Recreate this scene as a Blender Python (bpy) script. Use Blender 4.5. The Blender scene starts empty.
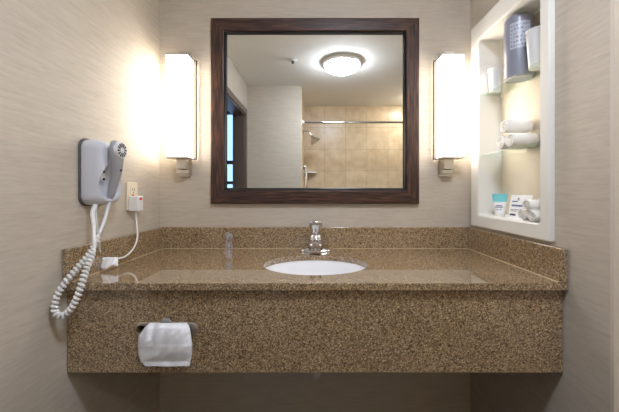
import bpy, bmesh, math, random
from mathutils import Vector, Matrix, noise
random.seed(7)
PI = math.pi
S = bpy.context.scene
C = S.collection

# ------------------------------------------------------------------ materials
def new_mat(name):
    m = bpy.data.materials.new(name); m.use_nodes = True
    nt = m.node_tree
    return m, nt, nt.nodes['Principled BSDF']
def srgb(r, g, b):
    f = lambda c: (c/255/12.92) if c/255 <= .04045 else ((c/255+.055)/1.055)**2.4
    return (f(r), f(g), f(b), 1)
def plain(name, col, rough=.5, metal=0, bump=0, bscale=200, **kw):
    m, nt, b = new_mat(name)
    b.inputs['Base Color'].default_value = srgb(*col)
    b.inputs['Roughness'].default_value = rough
    b.inputs['Metallic'].default_value = metal
    for k, v in kw.items(): b.inputs[k.replace('_', ' ')].default_value = v
    tc = nt.nodes.new('ShaderNodeTexCoord')
    n = nt.nodes.new('ShaderNodeTexNoise'); n.inputs['Scale'].default_value = bscale
    nt.links.new(tc.outputs['Object'], n.inputs['Vector'])
    bp = nt.nodes.new('ShaderNodeBump'); bp.inputs['Strength'].default_value = bump
    bp.inputs['Distance'].default_value = .001
    nt.links.new(n.outputs['Fac'], bp.inputs['Height'])
    if bump: nt.links.new(bp.outputs['Normal'], b.inputs['Normal'])
    return m
def ramp(nt, stops, interp='LINEAR'):
    r = nt.nodes.new('ShaderNodeValToRGB'); cr = r.color_ramp; cr.interpolation = interp
    while len(cr.elements) < len(stops): cr.elements.new(.5)
    for e, (p, c) in zip(cr.elements, stops): e.position = p; e.color = srgb(*c)
    return r
def mapped(nt, scale, rot=(0, 0, 0)):
    tc = nt.nodes.new('ShaderNodeTexCoord'); mp = nt.nodes.new('ShaderNodeMapping')
    mp.inputs['Scale'].default_value = scale; mp.inputs['Rotation'].default_value = rot
    nt.links.new(tc.outputs['Object'], mp.inputs['Vector'])
    return mp.outputs['Vector']

def wallpaper(name, dark, mid, light):
    m, nt, b = new_mat(name)
    v = mapped(nt, (26, 26, 300))
    n = nt.nodes.new('ShaderNodeTexNoise'); n.inputs['Scale'].default_value = 1; n.inputs['Detail'].default_value = 4
    n.inputs['Roughness'].default_value = .6
    nt.links.new(v, n.inputs['Vector'])
    v2 = mapped(nt, (8, 8, 90))
    n2 = nt.nodes.new('ShaderNodeTexNoise'); n2.inputs['Scale'].default_value = 1; n2.inputs['Detail'].default_value = 3
    nt.links.new(v2, n2.inputs['Vector'])
    mx = nt.nodes.new('ShaderNodeMath'); mx.operation = 'ADD'
    nt.links.new(n.outputs['Fac'], mx.inputs[0]); nt.links.new(n2.outputs['Fac'], mx.inputs[1])
    h = nt.nodes.new('ShaderNodeMath'); h.operation = 'MULTIPLY'; h.inputs[1].default_value = .5
    nt.links.new(mx.outputs[0], h.inputs[0])
    r = ramp(nt, [(.32, dark), (.5, mid), (.68, light)])
    nt.links.new(h.outputs[0], r.inputs['Fac']); nt.links.new(r.outputs['Color'], b.inputs['Base Color'])
    bp = nt.nodes.new('ShaderNodeBump'); bp.inputs['Strength'].default_value = .35; bp.inputs['Distance'].default_value = .0012
    nt.links.new(h.outputs[0], bp.inputs['Height']); nt.links.new(bp.outputs['Normal'], b.inputs['Normal'])
    b.inputs['Roughness'].default_value = .55
    return m

def granite():
    m, nt, b = new_mat('speckled_granite')
    tc = nt.nodes.new('ShaderNodeTexCoord')
    vo = nt.nodes.new('ShaderNodeTexVoronoi'); vo.inputs['Scale'].default_value = 430
    nt.links.new(tc.outputs['Object'], vo.inputs['Vector'])
    sp = nt.nodes.new('ShaderNodeSeparateColor'); nt.links.new(vo.outputs['Color'], sp.inputs['Color'])
    r = ramp(nt, [(0, (44, 36, 30)), (.2, (92, 75, 58)), (.38, (142, 117, 87)), (.6, (172, 145, 108)),
                  (.8, (206, 178, 138)), (.93, (236, 216, 184))], 'CONSTANT')
    nt.links.new(sp.outputs['Red'], r.inputs['Fac'])
    n = nt.nodes.new('ShaderNodeTexNoise'); n.inputs['Scale'].default_value = 120; n.inputs['Detail'].default_value = 5
    nt.links.new(tc.outputs['Object'], n.inputs['Vector'])
    r2 = ramp(nt, [(.36, (98, 79, 60)), (.5, (158, 132, 98)), (.66, (196, 172, 136))])
    nt.links.new(n.outputs['Fac'], r2.inputs['Fac'])
    mx = nt.nodes.new('ShaderNodeMix'); mx.data_type = 'RGBA'; mx.inputs['Factor'].default_value = .3
    nt.links.new(r.outputs['Color'], mx.inputs[6]); nt.links.new(r2.outputs['Color'], mx.inputs[7])
    nt.links.new(mx.outputs[2], b.inputs['Base Color'])
    b.inputs['Roughness'].default_value = .05
    b.inputs['IOR'].default_value = 1.5; b.inputs['Coat Weight'].default_value = 1; b.inputs['Coat IOR'].default_value = 1.66; b.inputs['Coat Roughness'].default_value = .03
    return m

def wood(name, axis):
    m, nt, b = new_mat(name)
    sc = {'x': (6, 90, 90), 'z': (90, 90, 6)}[axis]
    v = mapped(nt, sc)
    n = nt.nodes.new('ShaderNodeTexNoise'); n.inputs['Scale'].default_value = 1.6; n.inputs['Detail'].default_value = 5
    n.inputs['Distortion'].default_value = .5
    nt.links.new(v, n.inputs['Vector'])
    r = ramp(nt, [(.33, (36, 24, 22)), (.5, (64, 44, 38)), (.62, (90, 60, 46)), (.75, (112, 74, 52))])
    nt.links.new(n.outputs['Fac'], r.inputs['Fac']); nt.links.new(r.outputs['Color'], b.inputs['Base Color'])
    b.inputs['Roughness'].default_value = .38
    return m

def tile_mat(name, axis, off_a, off_z, size=.2935, sz=.298):
    m, nt, b = new_mat(name)
    tc = nt.nodes.new('ShaderNodeTexCoord'); se = nt.nodes.new('ShaderNodeSeparateXYZ'); co = nt.nodes.new('ShaderNodeCombineXYZ')
    nt.links.new(tc.outputs['Object'], se.inputs[0])
    def lin(sock, off, s):
        a = nt.nodes.new('ShaderNodeMath'); a.operation = 'SUBTRACT'; a.inputs[1].default_value = off
        nt.links.new(sock, a.inputs[0])
        d = nt.nodes.new('ShaderNodeMath'); d.operation = 'DIVIDE'; d.inputs[1].default_value = s
        nt.links.new(a.outputs[0], d.inputs[0]); return d.outputs[0]
    nt.links.new(lin(se.outputs[axis], off_a - 10*size, size), co.inputs[0])
    nt.links.new(lin(se.outputs['Z'], off_z - 10*sz, sz), co.inputs[1])
    bt = nt.nodes.new('ShaderNodeTexBrick'); bt.offset = 0; bt.squash = 1
    bt.inputs['Scale'].default_value = 1; bt.inputs['Brick Width'].default_value = 1; bt.inputs['Row Height'].default_value = 1
    bt.inputs['Mortar Size'].default_value = .011; bt.inputs['Mortar Smooth'].default_value = .3
    bt.inputs['Color1'].default_value = srgb(226, 209, 184); bt.inputs['Color2'].default_value = srgb(233, 218, 195)
    bt.inputs['Mortar'].default_value = srgb(198, 182, 156)
    nt.links.new(co.outputs[0], bt.inputs['Vector'])
    n = nt.nodes.new('ShaderNodeTexNoise'); n.inputs['Scale'].default_value = 9; n.inputs['Detail'].default_value = 7
    nt.links.new(tc.outputs['Object'], n.inputs['Vector'])
    r = ramp(nt, [(.3, (230, 218, 200)), (.7, (255, 250, 240))]); nt.links.new(n.outputs['Fac'], r.inputs['Fac'])
    mx = nt.nodes.new('ShaderNodeMix'); mx.data_type = 'RGBA'; mx.blend_type = 'MULTIPLY'; mx.inputs['Factor'].default_value = 1
    nt.links.new(bt.outputs['Color'], mx.inputs[6]); nt.links.new(r.outputs['Color'], mx.inputs[7])
    nt.links.new(mx.outputs[2], b.inputs['Base Color']); b.inputs['Roughness'].default_value = .3
    return m

def emis(name, col, strength, base=(255, 255, 255)):
    m, nt, b = new_mat(name)
    b.inputs['Base Color'].default_value = srgb(*base)
    b.inputs['Emission Color'].default_value = srgb(*col)
    b.inputs['Emission Strength'].default_value = strength
    b.inputs['Roughness'].default_value = .4
    return m
def clear(name, tint=(235, 250, 245), rough=0.0):
    m, nt, b = new_mat(name)
    b.inputs['Base Color'].default_value = srgb(*tint); b.inputs['Roughness'].default_value = rough
    out = nt.nodes['Material Output']
    tr = nt.nodes.new('ShaderNodeBsdfTransparent'); tr.inputs['Color'].default_value = srgb(*tint)
    gl = nt.nodes.new('ShaderNodeBsdfGlossy'); gl.inputs['Roughness'].default_value = .03
    mix = nt.nodes.new('ShaderNodeMixShader')
    mix.inputs[0].default_value = .06
    nt.links.new(tr.outputs[0], mix.inputs[1]); nt.links.new(gl.outputs[0], mix.inputs[2])
    nt.links.new(mix.outputs[0], out.inputs['Surface'])
    return m

M = dict(
    paper=wallpaper('woven_wallpaper', (188, 178, 163), (200, 190, 175), (210, 200, 186)),
    paint=plain('cream_paint', (226, 220, 208), .6, bump=.1, bscale=300),
    ceil=plain('ceiling_paint', (240, 236, 228), .8, bump=.15, bscale=400),
    floor=plain('brown_floor', (84, 74, 64), .5, bump=.2, bscale=80),
    granite=granite(),
    wood_x=wood('dark_wood_across', 'x'), wood_z=wood('dark_wood_upright', 'z'),
    bead=plain('black_bead', (24, 22, 24), .3),
    mirror=plain('mirror_silver', (243, 245, 243), 0.0, 1.0),
    chrome=plain('chrome', (215, 215, 218), .08, 1.0),
    nickel=plain('brushed_nickel', (214, 208, 200), .3, 1.0, bump=.1, bscale=600),
    porcelain=plain('white_porcelain', (246, 247, 250), .1),
    tile_back=tile_mat('travertine_tile', 'X', .130, 2.318),
    tile_side=tile_mat('travertine_tile_side', 'Y', -2.774, 2.318),
    lampglass=emis('frosted_lamp_glass', (255, 243, 228), 3.3),
    dome=emis('frosted_dome_glass', (228, 238, 255), 25),
    downlight=emis('lit_lens', (255, 250, 242), 38),
    white=plain('white_enamel', (238, 238, 234), .35),
    cabinet=plain('white_moulded_cabinet', (242, 241, 236), .3),
    cab_warm=plain('cabinet_warm_lit', (228, 218, 200), .75),  # cabinet cream-white with warm reflected light put into the colour
    glass=clear('shelf_glass', (248, 252, 249)),
    pane=clear('window_glass', (240, 246, 250)),
    towel=plain('white_terry', (244, 243, 240), .95, bump=1.0, bscale=900),
    tissue=plain('white_tissue', (248, 249, 252), .9, bump=.3, bscale=500),
    body=plain('pale_grey_plastic', (208, 211, 221), .35),
    hand=plain('mid_grey_plastic', (168, 168, 174), .35),
    scoop=plain('light_grey_plastic', (224, 227, 234), .4),
    dark=plain('dark_plastic', (34, 32, 34), .45),
    rim=plain('charcoal_backplate', (84, 80, 78), .5),
    cord=plain('white_vinyl', (236, 236, 236), .4),
    red=plain('red_plastic', (214, 52, 36), .4),
    ivory=plain('ivory_plastic', (236, 226, 202), .4),
    casing=plain('dark_door_paint', (104, 90, 82), .4),
    teal=plain('teal_label', (116, 204, 212), .4),
    card=plain('card_paper', (246, 247, 250), .6),
    ink=plain('navy_ink', (60, 78, 130), .6), inkg=plain('grey_ink', (120, 124, 134), .6), inkb=plain('black_ink', (50, 50, 58), .6),
    wrap=plain('grey_wrap', (138, 142, 158), .28, bump=.5, bscale=60),
    wrapl=plain('pale_print', (186, 190, 204), .35, bump=.5, bscale=60),
    cup=plain('clear_wrapped_cup', (240, 242, 246), .2, Transmission_Weight=.25),
    caulk=plain('tan_caulk', (176, 154, 120), .6),
    rail=plain('dark_satin_metal', (112, 104, 96), .5, .4),
    pvc=plain('white_pvc', (228, 226, 220), .4),
    guard=plain('corner_guard', (214, 204, 190), .3),
)

# ------------------------------------------------------------------ helpers
def props(o, label=None, cat=None, group=None, kind=None):
    if label: o['label'] = label
    if cat: o['category'] = cat
    if group: o['group'] = group
    if kind: o['kind'] = kind
    return o
def thing(name, loc, label, cat, group=None):
    o = bpy.data.objects.new(name, None); C.objects.link(o); o.location = loc
    o.empty_display_size = .05
    return props(o, label, cat, group)
def obj(name, bm, mats, parent=None, smooth=None, bevel=0, seg=3, origin=None):
    """world-space bmesh -> ONE mesh object (local to its parent's base)"""
    off = Vector(origin) if origin is not None else Vector((0, 0, 0))
    bmesh.ops.recalc_face_normals(bm, faces=bm.faces)
    if smooth:
        for f in bm.faces: f.smooth = True
    base = off if parent is None else Vector(root_loc(parent))
    if base.length: bmesh.ops.translate(bm, verts=bm.verts, vec=-base)
    me = bpy.data.meshes.new(name); bm.to_mesh(me); bm.free()
    if not isinstance(mats, (list, tuple)): mats = [mats]
    for m in mats: me.materials.append(m)
    if smooth and smooth is not True: me.set_sharp_from_angle(angle=smooth)
    o = bpy.data.objects.new(name, me); C.objects.link(o)
    if parent is not None: o.parent = parent
    elif origin is not None: o.location = off
    if bevel:
        b = o.modifiers.new('bevel', 'BEVEL'); b.width = bevel; b.segments = seg; b.limit_method = 'ANGLE'; b.angle_limit = .6
        b.harden_normals = False
        for p in me.polygons: p.use_smooth = True
        me.set_sharp_from_angle(angle=.6) if not smooth else None
    return o
def root_loc(p):
    v = Vector(p.location)
    while p.parent is not None: p = p.parent; v = v + Vector(p.location)
    return v
def struct(name, bm, m, **k):
    return props(obj(name, bm, m, **k), kind='structure')
def box(bm, x0, x1, y0, y1, z0, z1, mi=0):
    x0, x1 = sorted((x0, x1)); y0, y1 = sorted((y0, y1)); z0, z1 = sorted((z0, z1))
    v = [bm.verts.new(p) for p in ((x0,y0,z0),(x1,y0,z0),(x1,y1,z0),(x0,y1,z0),(x0,y0,z1),(x1,y0,z1),(x1,y1,z1),(x0,y1,z1))]
    for f in ((0,3,2,1),(4,5,6,7),(0,1,5,4),(1,2,6,5),(2,3,7,6),(3,0,4,7)):
        bm.faces.new([v[i] for i in f]).material_index = mi
    return v
def B(*boxes):
    bm = bmesh.new()
    for b in boxes: box(bm, *b)
    return bm
def rings(bm, rs, cap0=True, cap1=True, mi=0):
    vs = [[bm.verts.new(p) for p in r] for r in rs]
    n = len(rs[0])
    for a, b in zip(vs, vs[1:]):
        for i in range(n): bm.faces.new((a[i], a[(i+1) % n], b[(i+1) % n], b[i])).material_index = mi
    if cap0: bm.faces.new(vs[0][::-1]).material_index = mi
    if cap1: bm.faces.new(vs[-1]).material_index = mi
    return vs
def lathe(bm, prof, c, axis='z', n=40, sx=1, sy=1, mi=0, cap0=True, cap1=True):
    rs = []
    for r, h in prof:
        ring = []
        for i in range(n):
            a = 2*PI*i/n; p = (r*math.cos(a)*sx, r*math.sin(a)*sy, h)
            if axis == 'x': p = (p[2], p[0], p[1])
            elif axis == 'y': p = (p[0], p[2], p[1])
            ring.append(Vector(c)+Vector(p))
        rs.append(ring)
    rings(bm, rs, cap0, cap1, mi)
def resample(pts, n, smooth=True):
    pts = [Vector(p) for p in pts]
    if smooth:
        P = [pts[0]*2-pts[1]]+pts+[pts[-1]*2-pts[-2]]; dense = []
        for i in range(1, len(P)-2):
            for k in range(24):
                t = k/24; a, b, c, d = P[i-1:i+3]
                dense.append(.5*((2*b)+(c-a)*t+(2*a-5*b+4*c-d)*t*t+(3*b-a-3*c+d)*t**3))
        dense.append(pts[-1])
    else: dense = pts
    L = [0]
    for a, b in zip(dense, dense[1:]): L.append(L[-1]+(b-a).length)
    out = []; j = 0
    for k in range(n):
        s = L[-1]*k/(n-1)
        while j < len(L)-2 and L[j+1] < s: j += 1
        t = (s-L[j])/max(1e-9, L[j+1]-L[j]); out.append(dense[j].lerp(dense[j+1], t))
    return out, L[-1]
def frames(pts):
    T = [(pts[min(i+1, len(pts)-1)]-pts[max(i-1, 0)]).normalized() for i in range(len(pts))]
    up = Vector((0, 0, 1)) if abs(T[0].z) < .9 else Vector((1, 0, 0))
    n = (up-T[0]*up.dot(T[0])).normalized(); F = []
    for t in T:
        n = (n-t*n.dot(t)).normalized(); F.append((t, n, t.cross(n)))
    return F
def tube(bm, pts, r, n=60, seg=10, smooth=True, mi=0, flat=1):
    p, _ = resample(pts, n, smooth) if n else (([Vector(q) for q in pts]), 0)
    F = frames(p); rs = []
    for i, (q, (t, a, b)) in enumerate(zip(p, F)):
        rr = r(i/(len(p)-1)) if callable(r) else r
        rs.append([q+a*rr*math.cos(2*PI*k/seg)+b*rr*flat*math.sin(2*PI*k/seg) for k in range(seg)])
    rings(bm, rs, mi=mi)
def prism(bm, pts, axis, a, b, mi=0):
    """closed outline of 2D points extruded between a and b along axis"""
    def P(p, h): return {'x': (h, p[0], p[1]), 'y': (p[0], h, p[1]), 'z': (p[0], p[1], h)}[axis]
    rings(bm, [[Vector(P(p, a)) for p in pts], [Vector(P(p, b)) for p in pts]], mi=mi)

XW = .759            # half width of the alcove
ZC = 2.32            # ceiling
YF = -.582           # countertop front edge
ZT = .857            # counter surface

# ------------------------------------------------------------------ the setting
struct('wall_back', B((-XW-.12, XW+.14, 0, .1, 0, ZC)), M['paper'])
YD0, YD1, ZD = -1.08, -1.84, 1.975       # doorway in the left wall
struct('wall_left', B((-XW-.12, -XW, 0, YD0, 0, ZC), (-XW-.12, -XW, YD1, -1.964, 0, ZC), (-XW-.12, -XW, YD0, YD1, ZD, ZC)), M['paper'])
NY0, NY1, NZ0, NZ1 = -.4835, -.103, 1.026, 1.82
h = .008
struct('wall_right', B((XW, XW+.14, 0, NY1+h, 0, ZC), (XW, XW+.14, NY0-h, -.721, 0, ZC),
                       (XW, XW+.14, NY1+h, NY0-h, 0, NZ0-h), (XW, XW+.14, NY1+h, NY0-h, NZ1+h, ZC)), M['paper'])
struct('wall_return', B((XW+.14, 1.49, -.60, -.721, 0, ZC)), M['paper'])
struct('wall_side', B((1.37, 1.49, -.721, -2.9, 0, ZC)), M['paper'])
struct('wall_front', B((-XW-.12, -.157, -1.964, -2.06, 0, ZC), (-.27, -.157, -2.06, -2.774, 0, ZC)), M['paper'])
struct('wall_shower', B((-.27, 1.37, -2.774, -2.9, 0, ZC)), M['tile_back'])
struct('wall_shower_side', B((-.157, -.149, -1.985, -2.774, 0, ZC)), M['tile_side'])
struct('ceiling', B((-3.1, 1.6, .1, -3.0, ZC, ZC+.08)), M['ceil'])
struct('floor', B((-3.1, 1.6, .1, -3.0, -.08, 0)), M['floor'])
# clear corner guard on the outer corner of the alcove
g = bmesh.new()
prism(g, [(XW-.0015, -.712), (XW-.0015, -.7225), (XW+.02, -.7225), (XW+.02, -.721), (XW, -.721), (XW, -.712)], 'z', .1, ZC)
struct('trim_1', g, M['guard'])
# bedroom beyond the doorway
YB = -2.80
struct('wall_bedroom_side', B((-2.9, -2.8, -.5, YB, 0, ZC)), M['paint'])
struct('wall_bedroom_back', B((-2.8, -XW-.12, -.5, -.6, 0, ZC)), M['paint'])
struct('wall_bedroom_front', B((-2.9, -1.75, YB, YB-.1, 0, ZC), (-.98, -.27, YB, YB-.1, 0, ZC), (-1.75, -.98, YB, YB-.1, 0, .75), (-1.75, -.98, YB, YB-.1, 2.27, ZC)), M['paint'])
struct('wall_bedroom_closet', B((-XW-.12, -.86, -2.06, YB, 0, ZC)), M['paint'])
w = bmesh.new()
for b_ in ((-1.75, -.98, YB-.07, YB-.02, .75, .80), (-1.75, -.98, YB-.07, YB-.02, 2.22, 2.27), (-1.75, -1.70, YB-.07, YB-.02, .75, 2.27),
           (-1.03, -.98, YB-.07, YB-.02, .75, 2.27), (-1.7, -1.03, YB-.07, YB-.02, 1.52, 1.57), (-1.7, -1.03, YB-.07, YB-.02, 1.24, 1.28)): box(w, *b_)
wf = struct('window_1', w, M['casing'])
obj('window_pane', B((-1.7, -1.03, YB-.05, YB-.045, .8, 2.22)), M['pane'], wf)
# door lining and casing
d = bmesh.new()
cw = .055
for a, b_ in ((YD0, YD0-.02), (YD1+.02, YD1)): box(d, -XW-.125, -XW+.005, a, b_, 0, ZD)
box(d, -XW-.125, -XW+.005, YD0, YD1, ZD-.02, ZD)
for a, b_ in ((YD0+cw, YD0-.006), (YD1+.006, YD1-cw)): box(d, -XW, -XW+.016, a, b_, 0, ZD+cw)
box(d, -XW, -XW+.016, YD0-.006, YD1+.006, ZD-.006, ZD+cw)
struct('door_1', d, M['casing'], bevel=.002)

# ------------------------------------------------------------------ vanity top
vt = thing('vanity_countertop', (0, -.29, .579), 'wall-to-wall brown speckled granite countertop with backsplash and deep front apron', 'countertop')
cx, cy, ra, rb = 0.002, -.335, .196, .158
X0, X1, Y0, Y1 = -XW+.002, XW-.002, YF, -.002
angs = [2*PI*i/120 for i in range(120)]
for px_, py_ in ((X0, Y0), (X1, Y0), (X1, Y1), (X0, Y1)):
    angs.append(math.atan2((py_-cy), (px_-cx)) % (2*PI))
angs = sorted(angs)
inner, outer = [], []
for a in angs:
    ca, sa = math.cos(a), math.sin(a)
    k = 1/math.sqrt((ca/ra)**2+(sa/rb)**2); inner.append((cx+k*ca, cy+k*sa))
    ts = []
    if ca > 1e-9: ts.append((X1-cx)/ca)
    if ca < -1e-9: ts.append((X0-cx)/ca)
    if sa > 1e-9: ts.append((Y1-cy)/sa)
    if sa < -1e-9: ts.append((Y0-cy)/sa)
    t = min(ts); outer.append((cx+t*ca, cy+t*sa))
bm = bmesh.new()
zb = ZT-.021
IT, OT = [[bm.verts.new((x, y, ZT)) for x, y in L] for L in (inner, outer)]
IB, OB = [[bm.verts.new((x, y, zb)) for x, y in L] for L in (inner, outer)]
n = len(angs)
for i in range(n):
    j = (i+1) % n
    for q in ((IT[i], OT[i], OT[j], IT[j]), (IB[i], IB[j], OB[j], OB[i]), (IT[i], IT[j], IB[j], IB[i]), (OT[i], OB[i], OB[j], OT[j])): bm.faces.new(q)
obj('slab', bm, M['granite'], vt, bevel=.004)
ZS = .960
obj('backsplash', B((-XW+.002, XW-.002, -.021, -.002, ZT, ZS)), M['granite'], vt, bevel=.0025)
for s in (-1, 1):
    obj('side_splash', B((s*(XW-.002), s*(XW-.023), YF-.001, -.0215, ZT, ZS)), M['granite'], vt, bevel=.003)
bm = bmesh.new()
prism(bm, [(-.0208, ZT+.0001), (-.0236, ZT+.0001), (-.0208, ZT+.0028)], 'x', -XW+.026, XW-.026)
for s in (-1, 1): prism(bm, [(s*(XW-.0232), ZT+.0001), (s*(XW-.0258), ZT+.0001), (s*(XW-.0232), ZT+.0028)], 'y', YF+.01, -.024)
obj('caulk_bead', bm, M['caulk'], vt)['label'] = 'pale caulk bead'
ZA = .579
dsx0, dsx1, dsz0, dsz1 = -.545, -.375, .700, .724     # slot for tissues
obj('apron', B((-XW+.003, dsx0, -.563, -.543, ZA, zb), (dsx1, XW-.003, -.563, -.543, ZA, zb),
               (dsx0, dsx1, -.563, -.543, ZA, dsz0), (dsx0, dsx1, -.563, -.543, dsz1, zb)), M['granite'], vt)

# ------------------------------------------------------------------ sink
sk = thing('sink', (cx, cy, zb-.15), 'white oval undermount sink bowl set in the granite countertop', 'sink')
bm = bmesh.new()
prof = [(1.14, 0), (1.02, 0), (1.0, -.006), (.96, -.05), (.86, -.10), (.62, -.135), (.3, -.147), (.12, -.15)]
outp = [(.12, -.156), (.32, -.154), (.66, -.143), (.92, -.105), (1.03, -.05), (1.06, -.01), (1.14, -.01)]
N = 72
rs = [[Vector((cx+ra*k*math.cos(2*PI*i/N), cy+rb*k*math.sin(2*PI*i/N), zb+z)) for i in range(N)] for k, z in prof+outp]
rings(bm, rs+[rs[0]], False, False); bmesh.ops.remove_doubles(bm, verts=bm.verts, dist=1e-6)
obj('basin', bm, M['porcelain'], sk, smooth=True)
bm = bmesh.new(); lathe(bm, [(.03, 0), (.03, .003), (.024, .004), (.022, 0), (.02, .003), (.003, .006)], (cx, cy, zb-.150), n=28)
obj('drain', bm, M['chrome'], sk, smooth=.6)
dp = thing('drain_pipe', (cx, cy+.08, .40), 'white trap pipe curving below the counter under the sink', 'pipe')
bm = bmesh.new(); tube(bm, [(cx, cy, .678), (cx, cy, .55), (cx, cy, .47), (cx, cy+.02, .43), (cx, cy+.055, .423), (cx, cy+.09, .44), (cx, cy+.105, .49), (cx, cy+.13, .53), (cx, cy+.2, .54), (cx, -.001, .54)], .019, 90, 16)
obj('trap', bm, M['pvc'], dp, smooth=True)
bm = bmesh.new(); lathe(bm, [(.019, 0), (.027, .002), (.027, .028), (.019, .03)], (cx, cy, .50), n=12)
obj('slip_nut', bm, M['pvc'], dp)
bm = bmesh.new(); lathe(bm, [(.034, 0), (.034, .004), (.02, .012)], (cx, -.0005, .54), 'y', n=24)
for v in bm.verts: v.co.y = -.0005-(v.co.y+.0005)
obj('wall_flange', bm, M['chrome'], dp, smooth=.6)

# ------------------------------------------------------------------ faucet
FY = -.086
fc = thing('faucet', (.003, FY, ZT), 'chrome single lever faucet standing behind the oval sink', 'faucet')
fx = .003
bm = bmesh.new()
def stadium(L, r, n=12):
    return [(L/2-r+r*math.cos(a), r*math.sin(a)) for a in [-PI/2+PI*i/n for i in range(n+1)]]+[(-L/2+r+r*math.cos(a), r*math.sin(a)) for a in [PI/2+PI*i/n for i in range(n+1)]]
def srings(bm, levels, c):
    rings(bm, [[Vector((c[0]+x, c[1]+y, c[2]+z)) for x, y in stadium(L, r)] for L, r, z in levels])
srings(bm, [(.146, .027, 0), (.146, .027, .004), (.142, .025, .009), (.125, .021, .013), (.08, .019, .019), (.06, .0185, .022)], (fx, FY, ZT))
obj('base_plate', bm, M['chrome'], fc, smooth=.9)
bm = bmesh.new()
lathe(bm, [(.039, .010), (.037, .02), (.034, .045), (.030, .062), (.026, .074), (.016, .081)], (fx, FY, ZT), n=36)
obj('valve_body', bm, M['chrome'], fc, smooth=.9)
bm = bmesh.new()
rs = []
for y, z, a, b_ in ((-.0, .038, .028, .022), (-.03, .041, .031, .022), (-.07, .044, .033, .021), (-.10, .046, .032, .019), (-.116, .046, .029, .016), (-.126, .045, .021, .010)):
    rs.append([Vector((fx+a*math.cos(t), FY+y, ZT+z+b_*math.sin(t))) for t in [2*PI*i/24 for i in range(24)]])
rings(bm, rs)
lathe(bm, [(.0095, 0), (.0095, .022)], (fx, FY-.108, ZT+.027), n=18)
obj('spout', bm, M['chrome'], fc, smooth=.9)
bm = bmesh.new()
rs = []
for y, z, a, b_ in ((.0, .079, .014, .014), (.0, .083, .0175, .018), (-.001, .092, .0205, .019), (-.003, .104, .0235, .018), (-.007, .118, .0260, .017), (-.010, .129, .0262, .0155), (-.013, .137, .0235, .013), (-.015, .142, .017, .009), (-.016, .1445, .007, .004)):
    rs.append([Vector((fx+a*1.12*math.cos(t), FY+y-b_*math.sin(t), ZT+z)) for t in [2*PI*i/28 for i in range(28)]])
rings(bm, rs)
obj('lever_handle', bm, M['chrome'], fc, smooth=.9)

# ------------------------------------------------------------------ mirror
mx0, mx1, mz0, mz1 = -.502, .502, 1.073, 1.968
mr = thing('wall_mirror', (0, -.001, mz0), 'large rectangular wall mirror in a wide dark wood frame', 'mirror')
fwd = .073; bm = bmesh.new()
def miter(bm, a, b, inset, prof, mi_h, mi_v):
    """profile: list of (distance inward, y); swept around the rectangle a..b"""
    (x0, z0), (x1, z1) = a, b
    cs = lambda t: [(x0+t, z0+t), (x1-t, z0+t), (x1-t, z1-t), (x0+t, z1-t)]
    R = [[bm.verts.new((x, y, z)) for x, z in cs(t)] for t, y in prof]
    m = len(R)
    for i in range(m):
        A, Bq = R[i], R[(i+1) % m]
        for k in range(4):
            f = bm.faces.new((A[k], A[(k+1) % 4], Bq[(k+1) % 4], Bq[k])); f.material_index = mi_h if k % 2 == 0 else mi_v
miter(bm, (mx0, mz0), (mx1, mz1), 0, [(0, -.001), (0, -.022), (.004, -.027), (.010, -.028), (.060, -.028), (.064, -.026), (.064, -.001)], 0, 1)
obj('wood_frame', bm, [M['wood_x'], M['wood_z']], mr)
bm = bmesh.new()
miter(bm, (mx0+.0642, mz0+.0642), (mx1-.0642, mz1-.0642), 0, [(0, -.001), (0, -.022), (.003, -.024), (.0088, -.017), (.0088, -.001)], 0, 0)
obj('inner_bead', bm, M['bead'], mr)
gx0, gx1, gz0, gz1 = mx0+fwd, mx1-fwd, mz0+fwd, mz1-fwd
bm = bmesh.new()
fr_ = [bm.verts.new(p) for p in ((gx0+.004, -.012, gz0+.004), (gx1-.004, -.012, gz0+.004), (gx1-.004, -.012, gz1-.004), (gx0+.004, -.012, gz1-.004))]
ed = [bm.verts.new(p) for p in ((gx0, -.0108, gz0), (gx1, -.0108, gz0), (gx1, -.0108, gz1), (gx0, -.0108, gz1))]
bk = [bm.verts.new(p) for p in ((gx0, -.006, gz0), (gx1, -.006, gz0), (gx1, -.006, gz1), (gx0, -.006, gz1))]
bm.faces.new(fr_); bm.faces.new(bk)
for k in range(4):
    j = (k+1) % 4; bm.faces.new((fr_[k], fr_[j], ed[j], ed[k])); bm.faces.new((ed[k], ed[j], bk[j], bk[k]))
obj('mirror_glass', bm, M['mirror'], mr)

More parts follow.
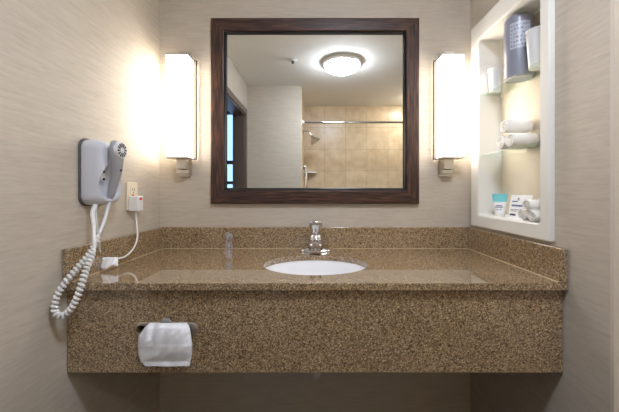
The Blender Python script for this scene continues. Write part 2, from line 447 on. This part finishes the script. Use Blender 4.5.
# ------------------------------------------------------------------ wall sconces
def sconce(s, label):
    # s=-1 left, +1 right ; x measured outward from the mirror
    x_in, x_out = .581, .685
    t = thing('wall_sconce', (s*.637, -.002, 1.21), label, 'wall lamp', 'white glass wall lamps beside the mirror')
    z0, z1 = 1.292, 1.756; yb, yf = -.024, -.098
    obj('back_plate', B((s*.600, s*.660, -.002, -.014, 1.205, 1.806)), M['nickel'], t, bevel=.002)
    bm = bmesh.new()
    box(bm, s*(x_in+.002), s*(x_out-.002), yb, yf, z0, z1)
    obj('lamp_shade', bm, M['lampglass'], t, bevel=.004)
    for za, zc in ((z0-.007, z0), (z1, z1+.007)):
        obj('end_cap', B((s*x_in, s*x_out, -.018, yf-.002, za, zc)), M['nickel'], t, bevel=.0015)
    obj('side_rail', B((s*(x_in-.011), s*(x_in+.001), -.014, -.030, z0-.007, z1+.007)), M['rail'], t)
    obj('side_rail', B((s*(x_out-.001), s*(x_out+.005), -.014, -.026, z0-.007, z1+.007)), M['rail'], t)
    for za, zc in ((1.238, z0-.007), (z1+.007, 1.790)):
        obj('bracket', B((s*.606, s*.652, -.014, -.060, za, zc)), M['nickel'], t, bevel=.002)
    obj('bracket_foot', B((s*.603, s*.655, -.014, -.050, 1.216, 1.236)), M['nickel'], t, bevel=.002)
    return t
sconce(-1, 'lit white glass wall lamp left of the mirror, nearer the hair dryer')
sconce(1, 'lit white glass wall lamp right of the mirror, nearer the shelf cabinet')

# ------------------------------------------------------------------ recessed cabinet on the right wall
cb = thing('wall_cabinet', (XW, -.29, .972), 'white recessed wall cabinet with glass shelves on the right wall', 'cabinet')
fy0, fy1, fz0, fz1 = -.529, -.038, .972, 1.902
bm = bmesh.new()
def rrect(y0, y1, z0, z1, r, n=6):
    out = []
    for (cy_, cz_, a0) in ((y1-r, z0+r, -PI/2), (y1-r, z1-r, 0), (y0+r, z1-r, PI/2), (y0+r, z0+r, PI)):
        for i in range(n+1):
            a = a0+PI/2*i/n; out.append((cy_+r*math.cos(a), cz_+r*math.sin(a)))
    return out
XB = .848
seq = [(XW-.0005, rrect(fy0, fy1, fz0, fz1, .004)), (XW-.014, rrect(fy0, fy1, fz0, fz1, .004)), (XW-.0175, rrect(fy0+.004, fy1-.004, fz0+.004, fz1-.004, .004)),
       (XW-.0175, rrect(NY0-.006, NY1+.006, NZ0-.006, NZ1+.006, .016)), (XW-.013, rrect(NY0, NY1, NZ0, NZ1, .012)),
       (XB-.006, rrect(NY0, NY1, NZ0, NZ1, .012)), (XB, rrect(NY0+.006, NY1-.006, NZ0+.006, NZ1-.006, .008))]
vs = rings(bm, [[Vector((x, a, b_)) for a, b_ in L] for x, L in seq], False, False)
seq2 = [(XB+.004, rrect(NY0-.006, NY1+.006, NZ0-.006, NZ1+.006, .012)), (XW+.002, rrect(NY0-.006, NY1+.006, NZ0-.006, NZ1+.006, .012)), (XW-.0005, rrect(NY0-.006, NY1+.006, NZ0-.006, NZ1+.006, .012))]
rings(bm, [[Vector((x, a, b_)) for a, b_ in L] for x, L in seq2], True, False)
obj('cabinet_shell', bm, M['cabinet'], cb, smooth=.33)
obj('back_panel', B((XB-.001, XB+.002, NY0+.006, NY1-.006, NZ0+.006, NZ1-.006)), M['cab_warm'], cb)
ZS1, ZS2 = 1.300, 1.570
for z in (ZS1, ZS2):
    obj('glass_shelf', B((XW-.008, XB-.002, NY0+.001, NY1-.001, z-.005, z)), M['glass'], cb, bevel=.001)['label'] = 'clear glass shelf'
for z in (ZS1, ZS2):
    for y in (NY0+.03, NY1-.03):
        bm = bmesh.new(); lathe(bm, [(.004, 0), (.004, .01), (.002, .012)], (XB-.015, y, z-.017), n=12)
        obj('shelf_pin', bm, M['cab_warm'], cb)

# rolled towels: spiral rolls lying across the shelf, round end to the room
def towel_bm(r, L, turns=2.7, squash=1):
    bm = bmesh.new(); th = r/(turns+.4)*.80
    n = int(turns*22); outp = []; inn = []
    for i in range(n+1):
        a = 2*PI*turns*i/n; R = r*.16+(r-r*.16)*i/n
        dy, dz = math.cos(a), math.sin(a)*squash
        outp.append((R*dy, R*dz)); inn.append(((R-th)*dy if R > th else 0, (R-th)*dz if R > th else 0))
    V = []
    for x, w in ((0, .55), (.004, 1), (L-.004, 1), (L, .55)):
        mid = [((a[0]+b_[0])/2, (a[1]+b_[1])/2) for a, b_ in zip(outp, inn)]
        V.append(([bm.verts.new((x, m[0]+(o[0]-m[0])*w, m[1]+(o[1]-m[1])*w)) for m, o in zip(mid, outp)],
                  [bm.verts.new((x, m[0]+(o[0]-m[0])*w, m[1]+(o[1]-m[1])*w)) for m, o in zip(mid, inn)]))
    for (o0, i0), (o1, i1) in zip(V, V[1:]):
        for k in range(n):
            bm.faces.new((o0[k], o0[k+1], o1[k+1], o1[k])); bm.faces.new((i0[k+1], i0[k], i1[k], i1[k+1]))
        bm.faces.new((o0[0], o1[0], i1[0], i0[0])); bm.faces.new((o0[n], i0[n], i1[n], o1[n]))
    for o_, i_ in (V[0], V[-1]):
        for k in range(n): bm.faces.new((o_[k], i_[k], i_[k+1], o_[k+1]))
    return bm
def towels(name, cat, r, L, squash, spots, group):
    bm = towel_bm(r, L, squash=squash); src = None
    for (x, y, z, rx), lab in spots:
        if src is None: src = obj(name, bm, M['towel'], smooth=.9); o = src
        else: o = src.copy(); C.objects.link(o)
        o.location = (x, y, z); o.rotation_euler = (rx, 0, 0); props(o, lab, cat, group)
towels('rolled_towel', 'towel', .031, .098, .97, [
    ((.742, -.266, ZS1+.0305, .3), 'rolled white towel on the middle glass shelf, lower roll nearest the mirror'),
    ((.742, -.329, ZS1+.0305, 2.2), 'rolled white towel on the middle glass shelf, lower roll nearest the camera'),
    ((.738, -.297, ZS1+.0845, -.6), 'rolled white towel on top of the stack on the middle glass shelf')], 'rolled towels on the middle glass shelf')
towels('rolled_washcloth', 'washcloth', .0265, .085, .82, [
    ((.744, -.391, NZ0+.0225, 0), 'small rolled white washcloth on the cabinet floor, lower roll nearer the printed card'),
    ((.744, -.446, NZ0+.0225, PI), 'small rolled white washcloth on the cabinet floor, lower roll farthest from the mirror'),
    ((.742, -.418, NZ0+.0585, 0), 'small rolled white washcloth on top of the pile at the cabinet floor')], 'rolled washcloths on the cabinet floor')

# tall grey wrapped roll on the top shelf
rl = thing('wrapped_paper_roll', (.796, -.300, ZS2), 'tall grey wrapped roll with pale print on the top glass shelf', 'paper roll')
bm = bmesh.new()
N = 48; RR = .0495
prof = [(.3, .006), (.9, 0), (.985, .004), (1, .012), (1, .222), (.985, .231), (.9, .236), (.42, .237), (.38, .225), (.36, .225)]
rs = []
for k, z in prof:
    rs.append([Vector((.796+RR*k*math.cos(2*PI*i/N), -.300+RR*k*math.sin(2*PI*i/N), ZS2+z)) for i in range(N)])
rings(bm, rs); obj('wrapper', bm, M['wrap'], rl, smooth=.7)
bm = bmesh.new()
def patch(bm, c, R, a0, a1, z0, z1, n=14, t=.0007):
    o = []
    for i in range(n+1):
        a = a0+(a1-a0)*i/n
        o.append([bm.verts.new((c[0]+(R+q)*math.cos(a), c[1]+(R+q)*math.sin(a), z)) for q, z in ((0, z0), (t, z0), (t, z1), (0, z1))])
    for A, Bq in zip(o, o[1:]):
        for k in range(4): bm.faces.new((A[k], A[(k+1) % 4], Bq[(k+1) % 4], Bq[k]))
    bm.faces.new(o[0]); bm.faces.new(o[-1][::-1])
patch(bm, (.796, -.3), RR, -2.75, -1.35, ZS2+.105, ZS2+.205)
lab = obj('printed_band', bm, M['wrapl'], rl)
lab['label'] = 'pale printed patch'
bm = bmesh.new()
for k in range(6):
    z = ZS2+.112+k*.0152; a = -2.68
    while a < -1.5:
        w_ = random.uniform(.05, .2); patch(bm, (.796, -.3), RR+.0007, a, a+w_, z+random.uniform(0, .003), z+random.uniform(.006, .011), 5, .0004); a += w_+random.uniform(.05, .13)
obj('print_lines', bm, M['wrap'], lab)

def cup_bm(bm, c, h, r):
    lathe(bm, [(r*.74, 0), (r*.76, .003), (r*.98, h-.004), (r*1.04, h-.002), (r*1.04, h), (r*.93, h), (r*.70, .006)], c, n=32)
for (x, y, lab_) in ((.793, -.150, 'shorter white wrapped cup on the top glass shelf, on the mirror side'),
                     (.790, -.408, 'taller white wrapped cup on the top glass shelf, right of the grey roll')):
    bm = bmesh.new(); cup_bm(bm, (0, 0, 0), .100 if y > -.3 else .135, .030 if y > -.3 else .034)
    rs = []
    for k in range(6):
        pass
    o = obj('wrapped_cup', bm, M['cup'], smooth=.7); o.location = (x, y, ZS2); props(o, lab_, 'cup', 'wrapped cups on the top shelf')

# tube of lotion
tb = thing('lotion_tube', (.788, -.190, NZ0), 'small white lotion tube with a teal top, standing beside the printed card', 'tube')
def flat_rings(levels, rot, c):
    rs = []
    for a, b_, z in levels:
        rs.append([Vector((c[0]+a*math.cos(t)*math.cos(rot)-b_*math.sin(t)*math.sin(rot), c[1]+a*math.cos(t)*math.sin(rot)+b_*math.sin(t)*math.cos(rot), c[2]+z)) for t in [2*PI*i/28 for i in range(28)]])
    return rs
c_ = (.788, -.190, NZ0); ro = -.72
bm = bmesh.new(); rings(bm, flat_rings([(.017, .016, 0), (.0185, .0165, .002), (.0185, .0165, .012)], ro, c_)); obj('cap', bm, M['white'], tb, smooth=.7)
bm = bmesh.new(); rings(bm, flat_rings([(.0185, .0165, .013), (.022, .014, .035), (.0255, .009, .062)], ro, c_)); obj('tube_body', bm, M['card'], tb, smooth=.7)
bm = bmesh.new(); rings(bm, flat_rings([(.0257, .0092, .062), (.028, .005, .080), (.029, .0018, .088), (.029, .0012, .096)], ro, c_)); obj('tube_top', bm, M['teal'], tb, smooth=.7)['label'] = 'teal top band'
u = Vector((math.cos(ro), math.sin(ro), 0)); nrm = Vector((-math.sin(ro), math.cos(ro), 0))*-1
bm = bmesh.new()
for z, w_ in ((.047, .010), (.040, .014), (.029, .009)):
    q = Vector(c_)+nrm*(.0145)+Vector((0, 0, z))
    rings(bm, [[q-u*w_+Vector((0, 0, -.0015))+nrm*k, q+u*w_+Vector((0, 0, -.0015))+nrm*k, q+u*w_+Vector((0, 0, .0015))+nrm*k, q-u*w_+Vector((0, 0, .0015))+nrm*k] for k in (-.004, .0)])
obj('print_lines', bm, M['inkg'], tb)

# printed cards
cd = thing('printed_card', (.812, -.290, NZ0), 'white printed card with blue lettering standing behind the washcloths', 'card')
def card(t, y0, y1, h, x, lean, marks):
    def P(y, z, off): return Vector((x+lean*z-off, y, NZ0+z))
    bm = bmesh.new()
    rings(bm, [[P(y0, 0, o_), P(y1, 0, o_), P(y1, h, o_), P(y0, h, o_)] for o_ in (0, .0008)])
    obj('card_sheet', bm, M['card'], t)
    for nm, mt, L in marks:
        bm = bmesh.new()
        for a, b_, c2, d2 in L:
            ya, yb_ = y1-a, y1-b_
            rings(bm, [[P(ya, c2, o_), P(yb_, c2, o_), P(yb_, d2, o_), P(ya, d2, o_)] for o_ in (.0007, .0012)])
        obj(nm, bm, mt, t)
card(cd, -.352, -.228, .092, .800, .16, [
    ('logo', M['ink'], [(.046, .053, .076, .081), (.043, .056, .071, .074)]),
    ('heading', M['ink'], [(.012, .046, .064, .068)]+[(.012+k*.0115, .0215+k*.0115, .046, .053) for k in range(7)]),
    ('small_print', M['inkg'], [(.010, .062, .032, .0345), (.010, .05, .026, .0285), (.066, .085, .034, .037)]),
    ('button_bar', M['inkb'], [(.010, .045, .009, .016)])])
cd2 = thing('plain_card', (.83, -.40, NZ0), 'blank white card at the back of the cabinet floor behind the washcloth pile', 'card')
card(cd2, -.470, -.358, .082, .815, .16, [])

# ------------------------------------------------------------------ tissue dispenser and tissue
AY = -.563
td = thing('tissue_dispenser', (-.459, AY, .66), 'chrome slotted tissue dispenser plate set in the granite apron', 'dispenser')
px = lambda p: (p-315)*.937/307
pz = lambda p: 1.13-(p-192)*.937/307
bm = bmesh.new()
xa, xb, zm, rr = px(135.5), px(198.5), pz(329), .0205
o_ = []
for i in range(17): a = -PI/2+PI*i/16; o_.append((xb-rr+rr*math.cos(a), zm+rr*math.sin(a)))
xc = px(166); br = .013
for i in range(13): a = .15+(PI-.3)*i/12; o_.append((xc+br*1.25*math.cos(a), zm+rr+br*math.sin(a)*1.1-.001))
for i in range(17): a = PI/2+PI*i/16; o_.append((xa+rr+rr*math.cos(a), zm+rr*math.sin(a)))
inn = [(dsx1-.002+(-.010)+.012*math.cos(a), (dsz0+dsz1)/2+.012*math.sin(a)) for a in [-PI/2+PI*i/23 for i in range(23)]]
L1 = o_
# inner slot with the same vertex count
m_ = len(o_); cxs = (xa+xb)/2
inn = []
for x, z in o_:
    xx = max(dsx0+.012, min(dsx1-.012, x)); dx, dz = x-xx, (z-zm)
    l = math.hypot(dx, dz) or 1; inn.append((xx+.011*dx/l, (dsz0+dsz1)/2+.011*dz/l))
R = lambda L, y: [Vector((x, y, z)) for x, z in L]
sh = lambda L, k: [(cxs+(x-cxs)*(1-k*.3), zm+(z-zm)*(1-k)) for x, z in L]
rings(bm, [R(o_, AY-.0003), R(o_, AY-.002), R(sh(o_, .08), AY-.0035), R(inn, AY-.0035), R(inn, AY-.0003), R(o_, AY-.0003)], False, False)
bmesh.ops.remove_doubles(bm, verts=bm.verts, dist=1e-6)
obj('faceplate', bm, M['nickel'], td, smooth=.6)
obj('tissue_box', B((dsx0-.02, dsx1+.02, -.54, -.44, .665, .76)), M['dark'], td)
# tissue : a soft folded sheet hanging from the slot, with real thickness and folds
ts_pts_l = [(323, 150), (327, 145), (336, 138.5), (345, 137.8), (354, 138), (361, 140.5), (366, 145), (368.5, 152)]
ts_pts_r = [(323, 187), (328, 190), (336, 191), (345, 192.3), (354, 191.8), (361, 190.6), (366, 189.6), (368, 186)]
def interp(P, y):
    for (a, b_), (c2, d2) in zip(P, P[1:]):
        if y <= c2: t = (y-a)/(c2-a); return b_+(d2-b_)*t
    return P[-1][1]
bm = bmesh.new(); NU, NV = 44, 40; G = []
for j in range(NV+1):
    v = j/NV; yy = 323+43.6*v; l, r = interp(ts_pts_l, yy), interp(ts_pts_r, yy); row = []
    for i in range(NU+1):
        uu = i/NU; xx = l+(r-l)*uu
        edge = min(1, 6*min(uu, 1-uu))**.5
        dep = .006+.016*math.sin(PI*min(1, v*1.15))**.7*edge+.002
        tri = max(0, 1-abs(uu-.5)/(.32-.12*min(1, v*2)))     # central panel gathered at the slot
        dep += .010*(1 if tri > .12 else tri/.12)*max(0, 1-v*1.9)
        dep += .0022*math.sin(xx*.55+yy*.12)*(1-.6*v)+.0035*noise.noise(Vector((xx*.09, yy*.09, 3)))
        dep += .0022*noise.noise(Vector((xx*.25+yy*.2, yy*.1, 9)))
        if v > .52: dep += .0012*max(0, 1-abs(v-.52)/.08)
        yo = AY-.004-dep*min(1, .35+v*6); kk = (yo+1.5)/.937; row.append(bm.verts.new((px(xx)*kk, yo, 1.13+(pz(yy)-1.13)*kk+(.0012*math.sin(uu*9) if j == NV else 0))))
    G.append(row)
for j in range(NV):
    for i in range(NU): bm.faces.new((G[j][i], G[j][i+1], G[j+1][i+1], G[j+1][i]))
tis = obj('facial_tissue', bm, M['tissue'], smooth=True, origin=(px(165), AY-.02, pz(368)))
sm = tis.modifiers.new('solid', 'SOLIDIFY'); sm.thickness = .0012; sm.offset = 0
props(tis, 'white facial tissue hanging from the dispenser slot in the apron', 'tissue')

# ------------------------------------------------------------------ hair dryer
hb = thing('hair_dryer_holder', (-XW, -.455, 1.09), 'pale grey wall holder of the hair dryer, on the left wall by the outlet', 'hair dryer holder')
Dy = lambda d: d-1.5
def sup(y0, y1, z0, z1, r, n=8): return rrect(y0, y1, z0, z1, r, n)
def body_rings(x0, levels, y0, y1, z0, z1):
    return [[Vector((x, a, b_)) for a, b_ in sup(y0+i, y1-i, z0+i, z1-i, r)] for x, i, r in levels]
by0, by1, bz0, bz1 = Dy(.987), Dy(1.108), 1.088, 1.302
bm = bmesh.new()
rings(bm, body_rings(0, [(-XW+.0005, 0, .03), (-XW+.004, -.001, .03), (-XW+.0065, .001, .03)], by0-.004, by1+.004, bz0-.004, bz1+.004))
obj('back_plate', bm, M['rim'], hb, smooth=.7)['label'] = 'dark back rim'
bm = bmesh.new()
rings(bm, body_rings(0, [(-XW+.0067, 0, .03), (-XW+.020, -.002, .031), (-XW+.045, .0015, .03), (-XW+.058, .005, .028), (-XW+.066, .011, .025), (-XW+.070, .020, .02)], by0, by1, bz0, bz1))
holder = obj('holder_shell', bm, M['body'], hb, smooth=.7)
# scooped cradle cut into the front
cut = bmesh.new(); bmesh.ops.create_uvsphere(cut, u_segments=40, v_segments=24, radius=1)
for v in cut.verts: v.co = Vector((v.co.x*.034, v.co.y*.052, v.co.z*.068))
bmesh.ops.rotate(cut, verts=cut.verts, matrix=Matrix.Rotation(-.35, 3, 'X'))
bmesh.ops.translate(cut, verts=cut.verts, vec=Vector((-XW+.073, Dy(1.043), 1.165))-Vector(hb.location))
cme = bpy.data.meshes.new('cut'); cut.to_mesh(cme); cut.free(); cme.materials.append(M['scoop']); cob = bpy.data.objects.new('cut', cme); C.objects.link(cob); cob.parent = hb
bo = holder.modifiers.new('b', 'BOOLEAN'); bo.operation = 'DIFFERENCE'; bo.object = cob; bo.solver = 'EXACT'
dg = bpy.context.evaluated_depsgraph_get(); dg.update()
nm = bpy.data.meshes.new_from_object(holder.evaluated_get(dg)); holder.modifiers.clear(); holder.data = nm; nm.name = 'holder_shell'
bpy.data.objects.remove(cob)
for p in nm.polygons: p.use_smooth = True
nm.set_sharp_from_angle(angle=.5)
bm = bmesh.new(); lathe(bm, [(.010, -.006), (.010, .004), (.008, .006)], (-XW+.047, Dy(1.024), 1.186), 'x', n=24, sx=.9, sy=2.1)
pn = obj('control_panel', bm, M['cord'], hb, smooth=.7)
for z in (1.198, 1.173):
    bm = bmesh.new(); lathe(bm, [(.0045, 0), (.0045, .004), (.003, .005)], (-XW+.0525, Dy(1.024), z), 'x', n=16)
    obj('button', bm, M['dark'], pn, smooth=.7)
# handset
hd = thing('hair_dryer', (-.668, Dy(1.045), 1.10), 'grey hair dryer handset with round black slotted vent, hung on its wall holder', 'hair dryer')
bm = bmesh.new()
pts = [(-.6700, 1.033, 1.304, .006, .005), (-.669, 1.033, 1.300, .018, .009), (-.667, 1.033, 1.290, .027, .0125), (-.666, 1.033, 1.270, .031, .0145), (-.667, 1.034, 1.250, .029, .0145),
       (-.669, 1.037, 1.228, .0235, .015), (-.672, 1.041, 1.205, .019, .0145), (-.679, 1.044, 1.180, .0165, .0135), (-.687, 1.046, 1.155, .0145, .0125), (-.694, 1.048, 1.130, .0125, .0115), (-.699, 1.049, 1.112, .010, .010), (-.701, 1.049, 1.106, .006, .006)]
rs = []
for X, D_, Z, ry, rx in pts:
    rs.append([Vector((X+rx*math.copysign(abs(math.cos(t))**.8, math.cos(t)), Dy(D_)+ry*math.copysign(abs(math.sin(t))**.8, math.sin(t)), Z)) for t in [2*PI*i/32 for i in range(32)]])
rings(bm, rs)
obj('handset_shell', bm, M['hand'], hd, smooth=.8)
gc = Vector((-.6500, Dy(1.033), 1.270))
bm = bmesh.new(); lathe(bm, [(.0285, -.012), (.0285, -.002), (.0265, .001), (.008, .0015)], gc, 'x', n=40)
vg = obj('vent_cover', bm, M['scoop'], hd, smooth=.6)
for k in range(12):
    a = 2*PI*k/12+.1; bm = bmesh.new()
    q = []
    for rr_, w_ in ((.0095, .0012), (.0235, .0036)):
        for s in (-1, 1):
            q.append((rr_*math.cos(a)-s*w_*math.sin(a), rr_*math.sin(a)+s*w_*math.cos(a)))
    q = [q[0], q[1], q[3], q[2]]
    prism(bm, [(gc.y+a_, gc.z+b_) for a_, b_ in q], 'x', gc.x-.003, gc.x+.0022)
    obj('vent_slot', bm, M['dark'], vg)
bm = bmesh.new(); box(bm, -.662, -.6565, Dy(1.036), Dy(1.046), 1.200, 1.207); obj('switch', bm, M['dark'], hd, bevel=.001)
# cords; P(px, py, d) is the measured position at depth d
def P(x, y, d): return Vector(((x-315)*d/307, d-1.5, 1.13-(y-192)*d/307))
def place(x, y, d): return P(x, y, d)
h1 = [Vector((-.701, Dy(1.049), 1.108)), P(106.5, 213, 1.03), P(103, 224, 1.0), P(99, 234, .975)]
bm = bmesh.new(); tube(bm, h1, lambda t: .0062-.0018*t, 24, 12); obj('strain_relief', bm, M['scoop'], hd, smooth=True)
coil_path = [P(99, 234, .975), P(96.5, 241, .965), P(90, 253, .945), P(79, 266, .92), P(68, 279, .892), P(58.5, 293, .878), P(54.8, 305, .872),
             P(56.5, 314, .87), P(65, 314.5, .868), P(74, 304, .868), P(80.5, 288, .872), P(85.5, 271, .895), P(91, 257, .925), P(94.5, 246, .95)]
cp, Lc = resample(coil_path, 1400); F = frames(cp)
turns = -Lc/.0122; hp = []
for i, (q, (t, a, b_)) in enumerate(zip(cp, F)):
    s = i/(len(cp)-1); ang = 2*PI*turns*s; R_ = .0058*min(1, s*14+.15, (1-s)*14+.15)
    hp.append(q+a*R_*math.cos(ang)+b_*R_*math.sin(ang))
hp = hp[::2]
bm = bmesh.new(); tube(bm, hp, .0043, 0, 8); obj('coiled_cord', bm, M['cord'], hd, smooth=True)
tail = [P(94.5, 246, .95), P(94.2, 238, .962), P(93.8, 225, .98), P(92.5, 213, .995), Vector((-.722, Dy(1.01), 1.089))]
bm = bmesh.new(); tube(bm, tail, lambda t: .0052+.0022*max(0, t-.15), 30, 12); obj('cord_sleeve', bm, M['cord'], hd, smooth=True)
# mains cord with its folded tag and plug
pc = [Vector((-.735, Dy(1.03), 1.089)), P(96.5, 222, 1.02), P(99, 240, 1.035), P(100.5, 256, 1.06), P(108, 261, 1.075), P(116, 259, 1.10), P(125, 256.5, 1.15), P(133, 249, 1.20), P(137.2, 238, 1.235), P(137, 226, 1.25), P(135.8, 213, 1.255), Vector((-.728, Dy(1.257), 1.055))]
bm = bmesh.new(); tube(bm, pc, .0032, 110, 10)
cordo = obj('power_cord', bm, M['cord'], hb, smooth=True)
bm = bmesh.new()
G = []
for i in range(13):
    u_ = i/12; row = []
    for j in range(7):
        v_ = j/6; x = 101+17*u_; y = 257.3+(11.5-3*u_)*v_+1.2*math.sin(u_*7)*v_
        p = P(x, y, 1.062+.018*u_+.006*math.sin(u_*8+v_*3)-.010*v_); row.append(bm.verts.new(p))
    G.append(row)
for i in range(12):
    for j in range(6): bm.faces.new((G[i][j], G[i+1][j], G[i+1][j+1], G[i][j+1]))
tg = obj('warning_tag', bm, M['card'], cordo, smooth=True); q = tg.modifiers.new('s', 'SOLIDIFY'); q.thickness = .0015
bm = bmesh.new(); box(bm, -.752, -.713, Dy(1.238), Dy(1.276), 1.052, 1.114)
pg = obj('plug', bm, M['cord'], hb, bevel=.004)
bm = bmesh.new(); box(bm, -.7135, -.7105, Dy(1.248), Dy(1.262), 1.098, 1.106); obj('plug_button', bm, M['red'], pg)
bm = bmesh.new()
for k in (1.247, 1.262): box(bm, -.7575, -.7515, Dy(k), Dy(k)+.002, 1.075, 1.088)
obj('plug_blades', bm, M['nickel'], pg)
# outlet
wo = thing('wall_outlet', (-XW, Dy(1.268), 1.056), 'ivory wall outlet on the left wall with the white plug in it', 'outlet')
obj('cover_plate', B((-XW+.0005, -XW+.006, Dy(1.232), Dy(1.304), 1.056, 1.170)), M['ivory'], wo, bevel=.002)
for z in (1.122, 1.060+.006):
    obj('receptacle', B((-XW+.005, -XW+.0085, Dy(1.252), Dy(1.284), z, z+.034)), M['ivory'], wo, bevel=.002)
    if z > 1.1:
        sl = bmesh.new()
        for y in (1.261, 1.274): box(sl, -XW+.0083, -XW+.009, Dy(y), Dy(y)+.0022, z+.013, z+.024)
        box(sl, -XW+.0083, -XW+.009, Dy(1.268), Dy(1.268)+.004, z+.004, z+.009)
        obj('slots', sl, M['dark'], wo)
obj('reset_button', B((-XW+.006, -XW+.009, Dy(1.262), Dy(1.274), 1.1145, 1.1195)), M['red'], wo)['label'] = 'red reset button'

# ------------------------------------------------------------------ behind the camera, seen in the mirror
YL = -1.334
cl = thing('ceiling_light', (.247, YL, ZC), 'round lit dome light on the ceiling seen in the mirror', 'ceiling light')
bm = bmesh.new(); lathe(bm, [(.165, 0), (.176, -.006), (.178, -.026), (.166, -.034), (.158, -.034), (.158, -.005)], (.247, YL, ZC-.0005), n=64)
obj('light_pan', bm, M['white'], cl, smooth=.7)
bm = bmesh.new(); lathe(bm, [(.156, -.030), (.155, -.040), (.146, -.058), (.125, -.076), (.092, -.090), (.05, -.099), (.008, -.102)], (.247, YL, ZC), n=64)
obj('glass_dome', bm, M['dome'], cl, smooth=True)
sp = thing('sprinkler', (-.2, -1.29, ZC), 'small white fire sprinkler head on the ceiling in the mirror', 'sprinkler')
bm = bmesh.new(); lathe(bm, [(.042, 0), (.042, -.005), (.024, -.012), (.014, -.012)], (-.2, -1.29, ZC-.0003), n=28); obj('escutcheon', bm, M['white'], sp, smooth=.7)
bm = bmesh.new(); lathe(bm, [(.008, -.010), (.008, -.026), (.013, -.028), (.013, -.030), (.004, -.031)], (-.2, -1.29, ZC), n=20); obj('sprinkler_head', bm, M['dark'], sp, smooth=.7)
V = lambda x, y, d: Vector(((x-315)*d/307, 1.476-d, 1.13-(y-192)*d/307))      # a point seen in the mirror, at path length d
zr = 1.13+70*3.47/307
rd = thing('shower_rod', (-.157, 1.476-3.47-.0, zr), 'straight chrome shower curtain rod across the shower opening', 'rod')
yr = -2.01
bm = bmesh.new(); lathe(bm, [(.0125, 0), (.0125, 1.495)], (-.137, yr, zr), 'x', n=20); obj('rod_tube', bm, M['chrome'], rd, smooth=.7)
for xa_, s in ((-.149, 1), (1.37, -1)):
    bm = bmesh.new(); lathe(bm, [(.030, 0), (.030, .006*s), (.018, .014*s), (.015, .03*s)], (xa_+.0004*s, yr, zr), 'x', n=28); obj('end_flange', bm, M['white'] if s > 0 else M['chrome'], rd, smooth=.7)
ys = 1.476-3.85
shh = thing('shower_sprayer', (-.149, ys, 1.88), 'chrome shower head on a short arm from the tiled side wall', 'shower head')
bm = bmesh.new(); tube(bm, [(-.1485, ys, 1.885), (-.11, ys, 1.895), (-.07, ys, 1.875), (-.045, ys, 1.835), (-.035, ys, 1.82)], .009, 30, 12); obj('shower_arm', bm, M['chrome'], shh, smooth=True)
bm = bmesh.new(); lathe(bm, [(.026, 0), (.026, .004), (.012, .010)], (-.1486, ys, 1.885), 'x', n=24); obj('wall_flange', bm, M['chrome'], shh, smooth=.7)
bm = bmesh.new(); lathe(bm, [(.014, .03), (.022, .015), (.022, 0), (.042, -.025), (.066, -.055), (.069, -.066), (.060, -.072)], (0, 0, 0), n=32)
bmesh.ops.rotate(bm, verts=bm.verts, matrix=Matrix.Rotation(-.6, 3, 'Y')@Matrix.Rotation(0, 3, 'X')); bmesh.ops.translate(bm, verts=bm.verts, vec=(-.028, ys, 1.812)); obj('spray_head', bm, M['chrome'], shh, smooth=.7)
yg = 1.476-3.62
gb = thing('grab_bar', (-.149, yg, .9), 'curved chrome grab bar upright on the shower side wall', 'grab bar')
bm = bmesh.new(); tube(bm, [(-.149, yg, 1.405), (-.132, yg, 1.428), (-.114, yg, 1.42), (-.106, yg, 1.38), (-.106, yg, 1.2), (-.106, yg, 1.0), (-.106, yg, .94), (-.115, yg, .91), (-.13, yg, .905), (-.149, yg, .93)], .017, 90, 14)
obj('bar', bm, M['chrome'], gb, smooth=True)
for z in (1.405, .93):
    bm = bmesh.new(); lathe(bm, [(.034, 0), (.034, .005), (.016, .010)], (-.1486, yg, z), 'x', n=24); obj('end_flange', bm, M['chrome'], gb, smooth=.7)
bm = bmesh.new()
q = [(-.1485, -2.7735)]+[(-.1485+.17*math.cos(a), -2.7735+.17*math.sin(a)) for a in [PI/2*i/12 for i in range(13)]]
prism(bm, q, 'z', 1.385, 1.403)
o = obj('corner_shelf', bm, M['porcelain'], bevel=.003, origin=(-.1485, -2.7735, 1.385)); props(o, 'small white corner shelf on the tiled shower wall', 'shelf')

sd = thing('shower_downlight', (1.22, -2.36, ZC), 'small round lit ceiling light added above the shower, unseen in the mirror', 'ceiling light')  # unseen lamp added for fill, inferred from the evenly lit shower tiles
bm = bmesh.new(); lathe(bm, [(.095, 0), (.095, -.006), (.078, -.010), (.078, -.001)], (1.22, -2.36, ZC-.0004), n=40); obj('trim_ring', bm, M['white'], sd, smooth=.7)
bm = bmesh.new(); lathe(bm, [(.077, -.002), (.076, -.010), (.05, -.022), (.01, -.027)], (1.22, -2.36, ZC), n=40); obj('lens', bm, M['downlight'], sd, smooth=True)

# ------------------------------------------------------------------ sky, camera, render look
W = bpy.data.worlds.new('sky'); S.world = W; W.use_nodes = True
nt = W.node_tree; bg = nt.nodes['Background']
bg.inputs['Color'].default_value = srgb(176, 208, 255); bg.inputs['Strength'].default_value = .75
cam = bpy.data.cameras.new('camera'); co = bpy.data.objects.new('camera', cam); C.objects.link(co)
co.location = (0, -1.5, 1.13); co.rotation_euler = (PI/2, 0, 0)
cam.sensor_width = 36; cam.lens = 36*307/619; cam.shift_x = -5.5/619; cam.shift_y = -14/619; cam.clip_start = .02
S.camera = co
S.view_settings.view_transform = 'Standard'; S.view_settings.look = 'None'; S.view_settings.gamma = 1
S.view_settings.use_curve_mapping = False; S.view_settings.exposure = 1.63
